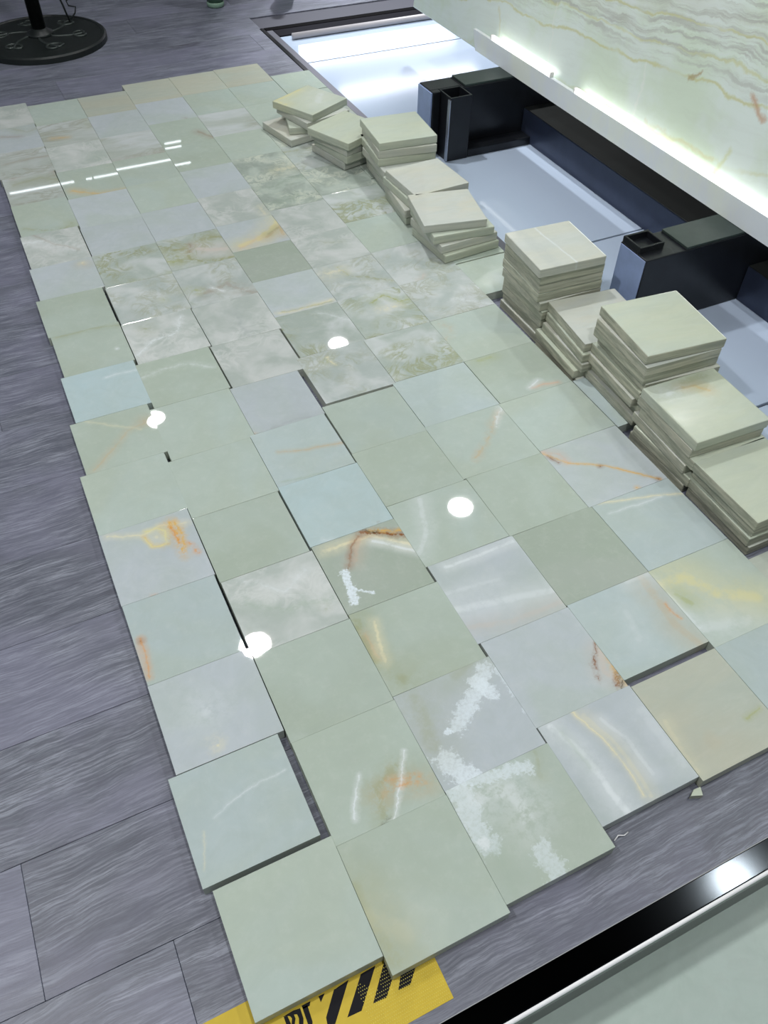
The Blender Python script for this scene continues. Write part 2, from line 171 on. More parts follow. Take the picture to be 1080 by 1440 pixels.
# base look of each kind of onyx: main colour, cloud colour, cloud amount, cloud scale, wispy veins amount, vein colour
KIND = dict(
    green=((170, 183, 171), (172, 187, 181), .9, .9, .10, (190, 200, 188)),
    sage=((163, 176, 163), (170, 184, 175), .9, .9, .10, (184, 194, 180)),
    olive=((155, 168, 155), (162, 172, 163), .8, .9, .05, (174, 179, 166)),
    blue=((172, 187, 188), (171, 185, 178), .8, .9, .10, (196, 208, 208)),
    lilac=((177, 187, 192), (172, 184, 181), .9, .9, .12, (198, 205, 208)),
    cloudy=((168, 178, 173), (194, 200, 198), .9, 1.9, .45, (208, 212, 210)),
    marble=((168, 179, 176), (194, 201, 200), .9, 2.2, .70, (158, 164, 144)),
    mossy=((162, 174, 167), (190, 198, 197), 1., 1.7, .9, (148, 155, 122)),
    sky=((172, 193, 197), (172, 190, 190), .8, .9, .08, (196, 208, 208)),
    cream=((178, 182, 167), (172, 182, 172), .8, .9, .15, (196, 194, 176)),
    band=((168, 177, 170), (188, 196, 197), 1., 1.2, .65, (150, 154, 138)),
    darkm=((146, 158, 149), (174, 185, 176), .9, 2.4, .8, (196, 203, 188)),
    low=((182, 200, 191), (186, 202, 196), .6, .7, .1, (200, 210, 204)),
    stack=((188, 197, 178), (184, 195, 183), .8, .9, .12, (198, 195, 166)),
    stackwhite=((190, 196, 190), (194, 196, 182), .8, 1.1, .25, (200, 193, 170)),
)
COOL = (1.0, 1.0, 1.0)
def onyx(kind, feats=(), light=True):
    t = NT('onyx_'+kind)
    main, cloud, ca, cs, va, vc = KIND[kind]
    tc = t.n('ShaderNodeTexCoord').outputs['Object']
    oi = t.n('ShaderNodeObjectInfo').outputs['Random']
    off = t.vmath('SCALE', (17.3, 9.1, 5.7), scale=oi)
    P = t.vmath('SCALE', tc, scale=1/S)
    Q = t.vmath('ADD', P, off)
    if kind in ('band', 'cream', 'stack', 'stackwhite'):
        Q = t.vmath('MULTIPLY', Q, (.55, 1.7, 1.))
    c = t.mix(t.math('MULTIPLY', t.ramp(t.noise(Q, cs, 3, .5, .6), .36, .68), ca), srgb(*main), srgb(*cloud))
    wisp = t.noise(Q, cs*1.5, 6, .62, 1.6)
    ridge = t.math('SUBTRACT', 1., t.math('MULTIPLY', t.math('ABSOLUTE', t.math('SUBTRACT', wisp, .5)), 11.), clamp=True)
    mask = t.ramp(t.noise(Q, cs*.8, 2), .42, .62)
    c = t.mix(t.math('MULTIPLY', t.math('MULTIPLY', ridge, mask), va), c, srgb(*vc))
    fine = t.noise(Q, 9, 5, .7)
    c = t.mix(t.math('MULTIPLY', t.ramp(fine, .45, .75), .13), c, srgb(204, 210, 206))
    c = t.mix(t.math('MULTIPLY', t.ramp(t.noise(Q, 3.2, 6, .68, 1.), .35, .7), .16), c, srgb(150, 162, 154))
    hue = t.n('ShaderNodeHueSaturation'); hue.inputs['Saturation'].default_value = 1.
    t.put(hue.inputs['Value'], t.math('ADD', .965, t.math('MULTIPLY', t.math('FRACT', t.math('MULTIPLY', oi, 7.7)), .07))); t.put(hue.inputs['Color'], c)
    c = hue.outputs[0]
    if feats:
        P2 = t.vmath('MULTIPLY', P, (1, 1, 0))
        W = {}
        for pts, wd, cn, st, nz in feats:
            if nz not in W:
                big = t.vmath('SCALE', t.vmath('SUBTRACT', t.noise(P, 3.0 if nz < 1.2 else 8., 8, .72, colour=True), (.5, .5, .5)), scale=.26*max(nz, .3) if nz < 1.2 else .2)
                W[nz] = t.vmath('MULTIPLY', t.vmath('ADD', P2, big), (1, 1, 0))
            p = W[nz]; d = None
            segs = list(zip(pts, pts[1:])) or [(pts[0], pts[0])]
            for a, b in segs:
                pa = t.vmath('SUBTRACT', p, (a[0], a[1], 0))
                if a == b: dd = t.vmath('LENGTH', pa)
                else:
                    ba = (b[0]-a[0], b[1]-a[1], 0); L2 = ba[0]**2+ba[1]**2
                    h = t.math('MULTIPLY', t.vmath('DOT_PRODUCT', pa, ba), 1/L2, clamp=True)
                    dd = t.vmath('LENGTH', t.vmath('SUBTRACT', pa, t.vmath('SCALE', ba, scale=h)))
                d = dd if d is None else t.math('MINIMUM', d, dd)
            if cn in ('powder', 'white') and nz > 1.2:
                e = t.math('ADD', t.math('SUBTRACT', 1., t.math('DIVIDE', d, wd*1.5)), t.math('MULTIPLY', t.math('SUBTRACT', t.noise(P, 13, 8, .78), .5), 2.6))
                mk = t.ramp(e, .28, .6); br = t.ramp(t.noise(P, 30, 4, .7), .3, .6, .55, 1.)
            else:
                core = t.ramp(d, wd*.1, wd*.8, 1., 0.)
                halo = t.ramp(d, 0., wd*2.6, .55, 0.)
                mk = t.math('MAXIMUM', core, halo)
                br = t.ramp(t.noise(P, 10 if nz > .7 else 5, 6, .72), .34, .56, .1 if nz > .7 else .5, 1.)
            c = t.mix(t.math('MULTIPLY', t.math('MULTIPLY', mk, br), st), c, srgb(*COL[cn]))
    # sawn, unpolished sides
    sep = t.n('ShaderNodeSeparateXYZ'); t.put(sep.inputs[0], t.n('ShaderNodeNewGeometry').outputs['Normal'])
    side = t.ramp(sep.outputs[2], .3, .8, 1., 0.)
    E1 = t.vmath('MULTIPLY', Q, (1.1, 1.1, 16.))
    ec = t.mix(t.ramp(t.noise(E1, 1.4, 5, .7), .36, .64), srgb(134, 138, 120), srgb(182, 181, 160))
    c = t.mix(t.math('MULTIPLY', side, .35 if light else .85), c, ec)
    t.put(t.b.inputs['Roughness'], t.math('ADD', .022, t.math('MULTIPLY', side, .4)))
    t.put(t.b.inputs['Base Color'], c); t.b.inputs['IOR'].default_value = 1.48
    t.b.inputs['Subsurface Weight'].default_value = 0.0
    return t.m

def plain(name, rgb, rough=.5, metal=0., nz=0., scale=8, ior=1.5):
    t = NT(name); c = srgb(*rgb)
    if nz:
        tc = t.n('ShaderNodeTexCoord').outputs['Object']
        f = t.noise(t.vmath('SCALE', tc, scale=1/S), scale, 5, .6)
        dk = tuple(x*(1-nz) for x in c[:3])+(1,)
        t.fin(t.mix(f, dk, tuple(min(1, x*(1+nz)) for x in c[:3])+(1,)), rough, metal, ior=ior)
        return t.m
    return t.fin(c, rough, metal, ior=ior)
def emit(name, rgb, st):
    t = NT(name); t.b.inputs['Base Color'].default_value = srgb(*rgb)
    t.b.inputs['Emission Color'].default_value = srgb(*rgb); t.b.inputs['Emission Strength'].default_value = st
    return t.m

def wood():
    t = NT('grey_wood_vinyl')
    g = t.n('ShaderNodeNewGeometry').outputs['Position']
    oi = t.n('ShaderNodeObjectInfo').outputs['Random']
    P = t.vmath('ADD', t.vmath('SCALE', g, scale=1/S), t.vmath('SCALE', (7., 3., 0.), scale=oi))
    wv = t.vmath('SCALE', t.vmath('SUBTRACT', t.noise(P, .8, 3, colour=True), (.5, .5, .5)), scale=.22)
    W = t.vmath('ADD', P, wv)
    g1 = t.noise(t.vmath('MULTIPLY', W, (.7, 7.5, 1.)), 1.0, 9, .72, .2)
    g2 = t.noise(t.vmath('MULTIPLY', W, (2.2, 42., 1.)), 1.2, 6, .75)
    g3 = t.noise(t.vmath('MULTIPLY', W, (.9, 2.2, 1.)), 1.1, 5, .65)
    big = t.noise(P, .5, 3, .6)
    c = t.mix(t.ramp(g1, .32, .68), srgb(90, 95, 107), srgb(140, 146, 158))
    c = t.mix(t.math('MULTIPLY', t.ramp(g2, .42, .60, 1., 0.), .8), c, srgb(72, 76, 88))
    c = t.mix(t.math('MULTIPLY', t.ramp(g3, .48, .66), .5), c, srgb(98, 101, 114))
    c = t.mix(t.math('MULTIPLY', t.ramp(big, .42, .62), .35), c, srgb(126, 127, 150))
    # knots
    vor = t.n('ShaderNodeTexVoronoi'); t.put(vor.inputs['Vector'], t.vmath('MULTIPLY', P, (.16, .42, 0))); vor.inputs['Scale'].default_value = 1.
    d = vor.outputs['Distance']
    ring = t.math('SINE', t.math('MULTIPLY', d, 150.))
    kn = t.ramp(d, .02, .12, .55, 0.)
    c = t.mix(t.math('MULTIPLY', kn, t.ramp(ring, -1., 1., .5, 1.)), c, srgb(58, 58, 68))
    h = t.n('ShaderNodeHueSaturation'); t.put(h.inputs['Value'], t.math('ADD', .92, t.math('MULTIPLY', oi, .16))); t.put(h.inputs['Color'], c)
    t.fin(h.outputs[0], .42)
    t.put(t.b.inputs['Roughness'], t.ramp(g2, .3, .7, .36, .52))
    t.bump(t.math('ADD', g1, t.math('MULTIPLY', g2, .7)), .35, .0006)
    return t.m

# ------------------------------------------------------------------ the setting
WOOD = wood()
STEELBLK = plain('black_painted_steel', (30, 33, 38), .28, .3, .35, 5)
CHROME = plain('polished_steel', (215, 218, 222), .12, 1.)
MIRROR = plain('dark_polished_steel', (30, 33, 35), .11, 1., .2, 3)
EDGE_V = .89
def slab_floor():
    # dark substrate below the planks, its joints show between them
    o = new_obj('floor', box_bm(-26, 6.95, EDGE_V, 40, -.5, -.03), plain('floor_joint', (78, 80, 90), .8)); tag(o, kind='structure')
    far = box_bm(6.95, 46, 20.95, 40, -.5, -.03)
    o2 = new_obj('floor', far, plain('floor_joint_far', (78, 80, 90), .8)); tag(o2, kind='structure')
    pitch = 1.085; v = 2.27-pitch*1; k = 0
    lens = 7.4
    offs = [-.60, -1.56, -3.9, .9, -2.7, -5.2, 1.8, -.9, 2.6, -3.3]
    seams = []
    vv = 2.265-pitch
    idx = 0
    while vv < 33:
        seams.append((vv, idx)); vv += pitch; idx += 1
    for vv, idx in seams:
        v0, v1 = max(vv, EDGE_V)+.0015, vv+pitch-.0015
        if idx == 0: v0 = EDGE_V
        a = offs[idx % 10]-lens*4
        while a < 26:
            u0, u1 = a+.0015, a+lens-.0015; a += lens
            u0 = max(u0, -26); 
            umax = 6.90 if v0 < 20.9 else 26
            if v0 < 20.9 and v1 > 20.9: umax = 6.90
            u1 = min(u1, umax)
            if u1-u0 < .2: continue
            par = o if u0 < 6.9 else o2
            new_obj('plank', box_bm(u0, u1, v0, v1, -.04, 0, .003), WOOD, par)
slab_floor()

# lower floor in front of the raised platform and its steel edge
lo = new_obj('floor', box_bm(-26, 26, -20, EDGE_V-.02, -1.25, -1.05), plain('lower_floor_joint', (170, 180, 175), .6)); tag(lo, kind='structure')
LOWT = onyx('low')
for i in range(-3, 4):
    for j in range(-3, 1):
        new_obj('floor_tile', box_bm(i*5+.7, i*5+5.68, j*5+.3-5+.55, j*5+5.28-5+.55, -1.07, -1.03, .01), LOWT, lo)
tr = new_obj('trim_1', box_bm(-26, 26, EDGE_V-.2, EDGE_V, -.5, .0, .008), MIRROR); tag(tr, kind='structure')
new_obj('edge_lip', tube_bm([V(-26, EDGE_V-.208, -.03), V(26, EDGE_V-.208, -.03)], .022*S, 12), plain('lip_highlight', (236, 238, 240), .25), tr, True)  # white stands for the lamp reflection along the polished lip
new_obj('joint_line', box_bm(-26, 26, EDGE_V-.002, EDGE_V+.003, -.02, .003), plain('joint_grey', (150, 154, 156), .4), tr)
new_obj('riser', box_bm(-26, 26, EDGE_V-.2, EDGE_V-.03, -1.05, -.5), STEELBLK, tr)

# glossy white inset floor beside the planks, with a steel border
WG = NT('white_glossy_floor'); WG.fin(srgb(178, 194, 214), .07); WG = WG.m
pit = new_obj('floor', box_bm(6.95, 46, EDGE_V, 20.95, -.5, -.06), plain('inset_joint', (12, 12, 16), .8, ior=1.2)); tag(pit, kind='structure')
for i, u0 in enumerate((7.12, 12.2, 17.3)):
    vv = [.95, 5.2, 9.5, 14.0, 18.52, 20.3]
    for v0, v1 in zip(vv, vv[1:]):
        new_obj('floor_panel', box_bm(u0, u0+5.04, v0+.02, v1-.02, -.06, -.01, .004), WG, pit)
t2 = new_obj('trim_2', box_bm(6.86, 6.96, EDGE_V, 20.95, -.5, .015, .01), plain('black_border', (22, 23, 27), .3, .3)); tag(t2, kind='structure')
t3 = new_obj('trim_3', box_bm(6.96, 7.12, EDGE_V, 20.75, -.5, .008, .01), plain('grey_border', (112, 114, 124), .35, .4)); tag(t3, kind='structure')
t4 = new_obj('trim_4', box_bm(6.96, 26, 20.75, 20.95, -.5, .015, .01), plain('black_border_far', (10, 10, 13), .8, ior=1.15)); tag(t4, kind='structure')
t5 = new_obj('trim_5', box_bm(7.12, 26, 20.32, 20.74, -.5, .008, .01), plain('dark_border_far', (26, 26, 33), .8, ior=1.2)); tag(t5, kind='structure')
tube = new_obj('grey_tube', tube_bm([V(7.35, 20.02, .06), V(16, 20.02, .06)], .07*S, 10), plain('grey_tube', (178, 176, 180), .4), None, True)
tag(tube, 'thin light grey tube lying along the far edge of the glossy white floor', 'tube')

ce = new_obj('ceiling', box_bm(-26, 46, -20, 80, CEIL, CEIL+.3), plain('ceiling_black', (22, 24, 26), .9)); tag(ce, kind='structure')
wf = new_obj('wall_far', box_bm(-26, 46, 80, 80.5, -.5, CEIL), plain('wall_grey', (110, 114, 116), .8)); tag(wf, kind='structure')
wr = new_obj('wall_right', box_bm(46, 46.5, -20, 80.5, -.5, CEIL), plain('wall_grey_right', (150, 152, 150), .8)); tag(wr, kind='structure')
fl2 = new_obj('floor', box_bm(-26, 46, 40, 80, -.5, 0), WOOD); tag(fl2, kind='structure')

# downlight fittings
ring_m = plain('downlight_ring', (60, 60, 60), .4)
DLAB = ['round downlight in the black ceiling at the far end, %s row', 'round downlight in the black ceiling above the tile field, %s row', 'round downlight in the black ceiling above the front edge, %s row', 'round downlight in the black ceiling just before the platform edge, %s row', 'round downlight added in the black ceiling farthest over the lower floor, %s row']
for u, v, k in DOWNLIGHTS:
    o = new_obj('ceiling_light', lathe_bm([(.60*S, 0), (.72*S, 0), (.72*S, -.10*S), (.60*S, -.10*S), (.60*S, 0)], 32), ring_m, None, True)
    o.location = V(u, v, CEIL); tag(o, DLAB[0 if v > 25 else 1 if v > 12 else 2 if v > 0 else 3 if v > -5 else 4] % ('left' if u < 0 else 'middle' if u < 8 else 'right'), 'ceiling light', 'recessed downlights')
LED = emit('led_white', (240, 248, 255), 9.)
for u0, u1, v in ((.55, 11.75, 52.4), (10.8, 11.9, 55.0)):
    o = new_obj('linear_light', box_bm(u0, u1, v, v+.13, CEIL-.48, CEIL-.42, .01), LED); tag(o, 'long white linear light hung under the ceiling far down the room' if u0 < 1 else 'short white linear light hung at the very end of the room', 'ceiling light')
    for x in (u0+.5, u1-.5): new_obj('hanger', box_bm(x-.03, x+.03, v+.04, v+.09, CEIL-.43, CEIL), ring_m, o)

for u0, u1, v0, v1, lab in ((25.5, 37, 58.6, 60.2, 'narrow bright ceiling light panel beyond the slab'), (25.5, 39, 66, 72, 'broad bright ceiling light panel added at the far right to whiten the inset floor')):  # broad panel is added so its reflection whitens the far inset floor
    o = new_obj('light_panel', box_bm(u0, u1, v0, v1, CEIL-.3, CEIL-.02, .05), emit('panel_white', (244, 244, 255), 7.)); tag(o, lab, 'ceiling light')
    new_obj('panel_frame', box_bm(u0-.2, u1+.2, v0-.2, v1+.2, CEIL-.1, CEIL), ring_m, o)

# ------------------------------------------------------------------ laid onyx tiles
def unit_tile(name='onyx_tile', bev=.0018):
    bm = box_bm(-.5, .5, -.5, .5, 0, TT, bev, 2 if bev > .01 else 1)
    me = bpy.data.meshes.new(name); bm.to_mesh(me); bm.free(); me.materials.append(None)
    return me
TILE = unit_tile()
def place_tile(me, mat, cx, cy, z, rz, sx, sy, label, cat, group, tilt=(0, 0)):
    o = bpy.data.objects.new('onyx_tile', me); col.objects.link(o)
    o.material_slots[0].link = 'OBJECT'; o.material_slots[0].material = mat
    o.location = V(cx, cy, z); o.rotation_euler = (tilt[0], tilt[1], rz); o.scale = (sx, sy, 1)
    return tag(o, label, cat, group)
def interp(tab, v):
    for (a, x), (b, y) in zip(tab, tab[1:]):
        if v <= b: return x+(y-x)*max(0, (v-a))/(b-a)
    return tab[-1][1]
# left edge u of every column as it wanders along v
ULEFT = [
 None,
 [(1, .80), (5.3, .79), (6.6, .77), (8, .84), (9.3, .93), (12, .96), (13.5, .98), (19, 1.03)],
 [(1, 1.82), (5.3, 1.81), (6.6, 1.79), (8, 1.88), (9.3, 1.93), (10.3, 1.95), (13, 1.97), (19, 2.0)],
 [(1, 2.87), (3.4, 2.84), (4.5, 2.80), (6.4, 2.79), (7.4, 2.81), (8.2, 2.90), (9.2, 2.94), (12, 2.96), (19, 2.97)],
 [(1, 3.89), (4, 3.86), (5.6, 3.81), (6.5, 3.78), (7.5, 3.84), (9, 3.90), (13, 3.93), (19, 3.97)],
 [(1, 4.88), (4, 4.90), (5.6, 4.84), (6.6, 4.88), (9, 4.90), (14, 4.92), (19, 4.95)],
 [(1, 5.98), (19, 5.95)]]
C0U = [-.215, -.28, -.205, -.2, -.205, -.2, -.125, -.05, .0, -.03, .03, .06, .08, .09, .07, .08, .07]
BOUND = [
 [1.44, 2.43, 3.47, 4.43, 5.43, 6.45, 7.43, 8.38, 9.33, 10.28, 11.23, 12.13, 13.14, 14.2, 15.24, 16.28, 17.33, 18.40],
 [1.29, 2.33, 3.33, 4.33, 5.30, 6.27, 7.25, 8.25, 9.2, 10.17, 11.17, 12.12, 13.03, 14.06, 15.12, 16.17, 17.2, 18.22],
 [1.35, 2.36, 3.36, 4.37, 5.34, 6.32, 7.28, 8.22, 9.18, 10.15, 11.2, 12.15, 13.12, 14.12, 15.15, 16.2, 17.22, 18.22],
 [1.53, 2.52, 3.52, 4.58, 5.53, 6.47, 7.40, 8.45, 9.45, 10.42, 11.34, 12.2, 13.22, 14.28, 15.34, 16.4, 17.45, 18.52],
 [1.48, 2.50, 3.54, 4.57, 5.54, 6.52, 7.46, 8.46, 9.46, 10.42, 11.35, 12.33, 13.35, 14.35, 15.4, 16.45, 17.5, 18.53],
 [1.46, 2.50, 3.54, 4.56, 5.57, 6.52, 7.46, 8.46, 9.46, 10.46, 11.46, 12.46, 13.46, 14.46, 15.46, 16.5, 17.52, 18.56]]
BOT = {(0, 1): 2.475, (4, 1): 2.585, (3, 6): 7.44, (0, 2): 3.475}   # where a tile's near edge stands off from its neighbour
KROWS = [
 'green blue lilac blue lilac green sage sky sage sage lilac cloudy green band band lilac cloudy',
 'sage sage sage cloudy sage green green sage cloudy marble mossy lilac lilac green cloudy band green',
 'green lilac sage olive sky blue lilac cloudy cloudy marble mossy lilac green green band lilac cream',
 'lilac lilac lilac green sage green marble mossy lilac olive lilac cloudy lilac sage sage lilac cream',
 'cream blue olive sage green blue mossy mossy marble cloudy cloudy darkm darkm green band green cream',
 'blue green blue lilac green sage green marble marble green mossy darkm marble darkm green green cream']
LOOK = {
 'sky': 'smooth light blue',
 'green': 'smooth pale green', 'blue': 'pale blue-grey', 'lilac': 'pale lilac-grey', 'sage': 'soft sage green', 'olive': 'darker grey-green',
 'cloudy': 'cloudy white-grey', 'marble': 'marbled white-grey', 'mossy': 'white-grey, moss-mottled', 'cream': 'warm cream-green', 'band': 'streaky banded', 'darkm': 'dark marbled green'}
SPECIAL = {(0, 0): 'plain sage green', (0, 1): 'pale blue-green, faint white vein', (0, 2): 'lilac-white, small cream cloud', (0, 3): 'pale blue, orange streak at left edge',
 (0, 4): 'lilac-grey with a bright amber-orange rosette', (0, 5): 'plain pale green', (0, 6): 'sage with a tan diagonal vein', (0, 8): 'sage with a tiny white dot', (0, 10): 'pale with a round tan spot', (0, 13): 'olive-brown arched',
 (1, 0): 'sage with an olive-brown shadowy stain', (1, 1): 'sage, orange-tan patch and white veins', (1, 3): 'cloudy grey-white', (1, 8): 'cloudy with an olive corner', (1, 10): 'pale with moss-green blotches', (1, 13): 'green with an amber streak',
 (2, 0): 'pale green with powdery white patches', (2, 1): 'blue-grey with ragged white powder marks', (2, 2): 'sage with olive corner and blot', (2, 3): 'dark sage, rusty crack and cream band', (2, 4): 'plain light blue',
 (2, 5): 'pale blue with a tan streak', (2, 6): 'lilac-grey with soft grey bands', (2, 9): 'brown-veined marbled', (2, 10): 'pinkish-centred, olive-ringed',
 (3, 0): 'white-lilac with curved cream bands', (3, 1): 'blue-lilac with a rusty brown wedge', (3, 2): 'lilac with white edge bands', (3, 6): 'white marbled with an olive spot', (3, 8): 'white streaked, cream-veined',
 (3, 9): 'flat plain sage', (3, 10): 'blue-grey with an amber triangle', (3, 14): 'sage with a reddish tip', (4, 0): 'warm beige-cream', (4, 1): 'pale blue with tan veined right side', (4, 2): 'flat dark sage', (4, 4): 'green with a tan diagonal band',
 (4, 7): 'mottled with an olive hook shape', (4, 8): 'marbled with an olive outline', (5, 1): 'pale green with a yellow sweep', (5, 2): 'pale blue with white streaks', (5, 3): 'lilac with a long rust-brown vein',
 (5, 5): 'sage with a small pink streak'}
ORD = ['first', 'second', 'third', 'fourth', 'fifth', 'sixth', 'seventh', 'eighth', 'ninth', 'tenth', 'eleventh', 'twelfth', 'thirteenth', 'fourteenth', 'fifteenth', 'sixteenth', 'seventeenth', 'eighteenth']
CN = ['leftmost column', 'second column', 'third column', 'fourth column', 'fifth column', 'sixth column']
MATS = {}
GAP = {(0, 1): .075, (0, 2): .008, (0, 3): .032, (0, 4): .007, (0, 8): .012, (0, 9): .035, (0, 11): .014, (0, 13): .012, (1, 3): .007, (1, 4): .022, (1, 7): .02, (1, 8): .009, (2, 5): .02, (2, 6): .055, (2, 7): .014, (4, 5): .008}
GRP = 'onyx tiles laid flat in rows on the floor'
for c in range(6):
    kinds = KROWS[c].split()
    for r in range(17):
        v0, v1 = BOT.get((c, r), BOUND[c][r]), BOUND[c][r+1]
        vm = (v0+v1)/2
        if c == 0: u0, u1 = C0U[r], C0U[r]+1.0
        else: u0 = interp(ULEFT[c], vm); u1 = u0+1.0
        # close to the neighbour on the right but never over it
        nxt = interp(ULEFT[c+1], vm)
        u1 = min(u1, nxt-.0015) if nxt-u0 < 1.035 or c == 5 else u1
        if c == 0 and r == 1: u1 = u0+1.0
        if (c, r) in GAP: u1 = nxt-GAP[(c, r)]
        elif nxt-u1 < .13: u1 = nxt-.0015
        g = .0012
        cx, cy = (u0+u1)/2, (v0+v1)/2
        fs = [([(a-cx, b-cy) for a, b in pts], wd, cn, st, nz) for (fc, fr, pts, wd, cn, st, nz) in FEATURES if fc == c and fr == r]
        kd = kinds[r]
        if fs: mat = onyx(kd, fs)
        else: mat = MATS.setdefault(kd, onyx(kd)) if kd not in MATS else MATS[kd]
        look = SPECIAL.get((c, r), LOOK[kd])
        look = look+' onyx tile' if ' with ' not in look and ', ' not in look else 'onyx tile, '+look
        lab = f"{look}, {ORD[r]} from front in {CN[c]}"
        tl = (rnd.uniform(-.0022, .0022), rnd.uniform(-.0022, .0022))
        place_tile(TILE, mat, cx, cy, rnd.uniform(.001, .003)+(.006 if r == 0 else 0), rnd.uniform(-.002, .002), (u1-u0-g), (v1-v0-g), lab, 'tile', GRP, tl)
# rightmost column: partly covered by the stacks
for k, (v0, v1) in enumerate([(17.0-.26, 17.76), (15.74, 16.72), (14.72, 15.72), (13.7, 14.7), (12.68, 13.68), (11.66, 12.66), (10.64, 11.64), (9.63, 10.62), (8.72, 9.61), (2.28, 3.22), (1.26, 2.26)]):
    kd = ['green', 'green', 'marble', 'green', 'darkm', 'green', 'marble', 'green', 'green', 'cream', 'green'][k]
    place_tile(TILE, MATS.setdefault(kd, onyx(kd)) if kd not in MATS else MATS[kd], 6.40, (v0+v1)/2, .004, 0, .88 if k < 9 else .86, v1-v0-.006,
               f"{LOOK[kd]} onyx tile, {ORD[k] if k<9 else ORD[k-9]+' beyond the nearest stack'}{' from the far end' if k<9 else ''} in the rightmost column", 'tile', GRP)
place_tile(TILE, MATS['blue'], 6.42, 6.02, .004, 0, .88, .98, 'blue-grey onyx tile lying on the floor under the broad pale stack', 'tile', GRP)

# ------------------------------------------------------------------ stacks of onyx tiles
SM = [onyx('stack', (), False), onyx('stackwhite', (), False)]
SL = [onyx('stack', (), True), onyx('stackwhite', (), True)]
ROUND = unit_tile('onyx_tile_rounded', .016)
TOPS = {'amber': onyx('stack', [([(-.05, .33), (.1, .3), (.18, .18)], .07, 'amber', .5, .6), ([(-.3, .3), (-.1, .32)], .1, 'white', .6, .8), ([(.0, .42), (.3, .42)], .14, 'olive', .55, .4)]),
        'twotone': onyx('stackwhite', [([(-.05, .5), (-.02, .1), (.05, -.5)], .012, 'white', .8, .3), ([(-.3, .4), (-.25, -.4)], .25, 'grey', .3, .5)]),
        'yellowrim': onyx('stack', [([(-.45, .2), (-.45, .45), (.2, .46)], .1, 'yellow', .7, .6), ([(0, -.2), (.3, 0)], .2, 'white', .5, .5)])}
def stack(name, n, base, bc, brot, tc, trot, size, jit, jr, mats, seed, extra=None, topmat=None):
    r = random.Random(seed)
    for i in range(n):
        f = i/(n-1) if n > 1 else 1
        top = i == n-1
        f2 = f**1.3
        cx = bc[0]+(tc[0]-bc[0])*f2; cy = bc[1]+(tc[1]-bc[1])*f2; rz = brot+(trot-brot)*f2
        if not top and i: cx += r.uniform(-jit, jit); cy += r.uniform(-jit, jit); rz += r.uniform(-jr, jr)
        if extra and i in extra: cx, cy, rz = extra[i]
        if top and topmat: mats = [TOPS[topmat]]
        mt = mats if not isinstance(mats, (list, tuple)) else mats[i % len(mats)]
        pos = 'topmost' if top else ('bottom' if i == 0 else ORD[n-1-i]+' from the top')
        pos = pos.replace('first from', 'second from') if False else pos
        place_tile(ROUND, mt, cx, cy, base+i*TT+(i+1)*.0015, math.radians(rz), size+(0 if top else r.uniform(-.02, .01)), size-.01,
                   f"{'polished pale' if top else 'cream'} onyx tile, {('topmost' if top else 'bottom one' if i==0 else ORD[n-1-i]+' below the top')} of {name}", 'tile', 'onyx tiles in '+name)
G, Wm = SL[0], SL[1]
B0 = ZT+.008
stack('the farthest, fanned stack', 4, B0, (5.50, 14.97), 12, (5.78, 15.02), 27, 1.0, .0, 0, [Wm, G], 1, {1: (5.78, 14.95, -14), 2: (5.80, 14.95, 14)}, 'yellowrim')
stack('the second farthest stack', 4, B0, (6.02, 13.74), 14, (5.93, 13.66), 24, 1.0, .05, 4, [Wm, G], 2)
stack('the third farthest stack', 5, B0, (6.32, 13.0-.08), 3, (6.40, 12.9), -4, 1.0, .06, 4, [G, Wm], 3) if False else None
stack('the stack by the far post', 6, B0, (6.52, 12.55), -6, (6.48, 12.72), -6, 1.04, .07, 4, [Wm, G], 3)
stack('the fourth farthest stack', 4, B0, (6.32, 11.42), -6, (6.36, 11.40), 3, 1.0, .05, 4, [G, Wm], 4)
stack('the fifth farthest stack', 4, B0, (6.27, 10.22), 4, (6.17, 10.38), -12, 1.0, .02, 2, [G, Wm], 5)
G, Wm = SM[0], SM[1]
stack('the tall narrow stack', 9, .0, (6.60, 8.04), 0, (6.50, 8.02), -4, 1.0, .035, 2, [Wm, G], 6, None, 'twotone')
stack('the medium stack beside the tall narrow one', 5, .0, (6.55, 7.0), -1, (6.64, 7.0), -6, 1.02, .05, 2, [Wm, G], 7)
stack('the broad tall stack', 8, B0, (6.68, 5.98), -2, (6.68, 5.98), -6, 1.08, .05, 2, [Wm, G], 8)
stack('the amber-spotted stack', 6, .0, (6.58, 4.89), -1, (6.57, 4.90), -2, 1.03, .05, 2, [Wm, G], 9, None, 'amber')
stack('the nearest low stack', 4, .0, (6.60, 3.84), 0, (6.57, 3.865), 0, 1.02, .05, 2, [Wm, G], 10)

# ------------------------------------------------------------------ black steel frame
fr = empty('steel_frame', 8.5, 10.5, 0)
tag(fr, 'black square-tube steel frame on the glossy floor carrying the leaning onyx slab', 'frame')
FO = (8.5, 10.5)
def fbox(name, u0, u1, v0, v1, z0, z1, m=STEELBLK, bev=.015):
    return new_obj(name, box_bm(u0-FO[0], u1-FO[0], v0-FO[1], v1-FO[1], z0, z1, bev, 2), m, fr)
HF = 1.12
ENDM = plain('lit_steel_end', (150, 170, 212), .3, .15, .25, 4)  # bluish light on the end faces, painted into the steel colour
fbox('crossbar', 8.08, 11.5, 13.32, 13.84, -.005, HF)
fbox('crossbar_end', 7.46, 8.08, 13.43, 13.84, -.005, HF)
fbox('crossbar_end', 7.46, 7.62, 13.32, 13.43, -.005, HF)
fbox('crossbar', 7.44, 11.5, 7.24, 7.80, -.005, HF)
for v0, v1 in ((13.335, 13.825), (7.255, 7.785)): fbox('end_plate', 7.43, 7.46, v0, v1, .02, HF-.015, ENDM, .004)
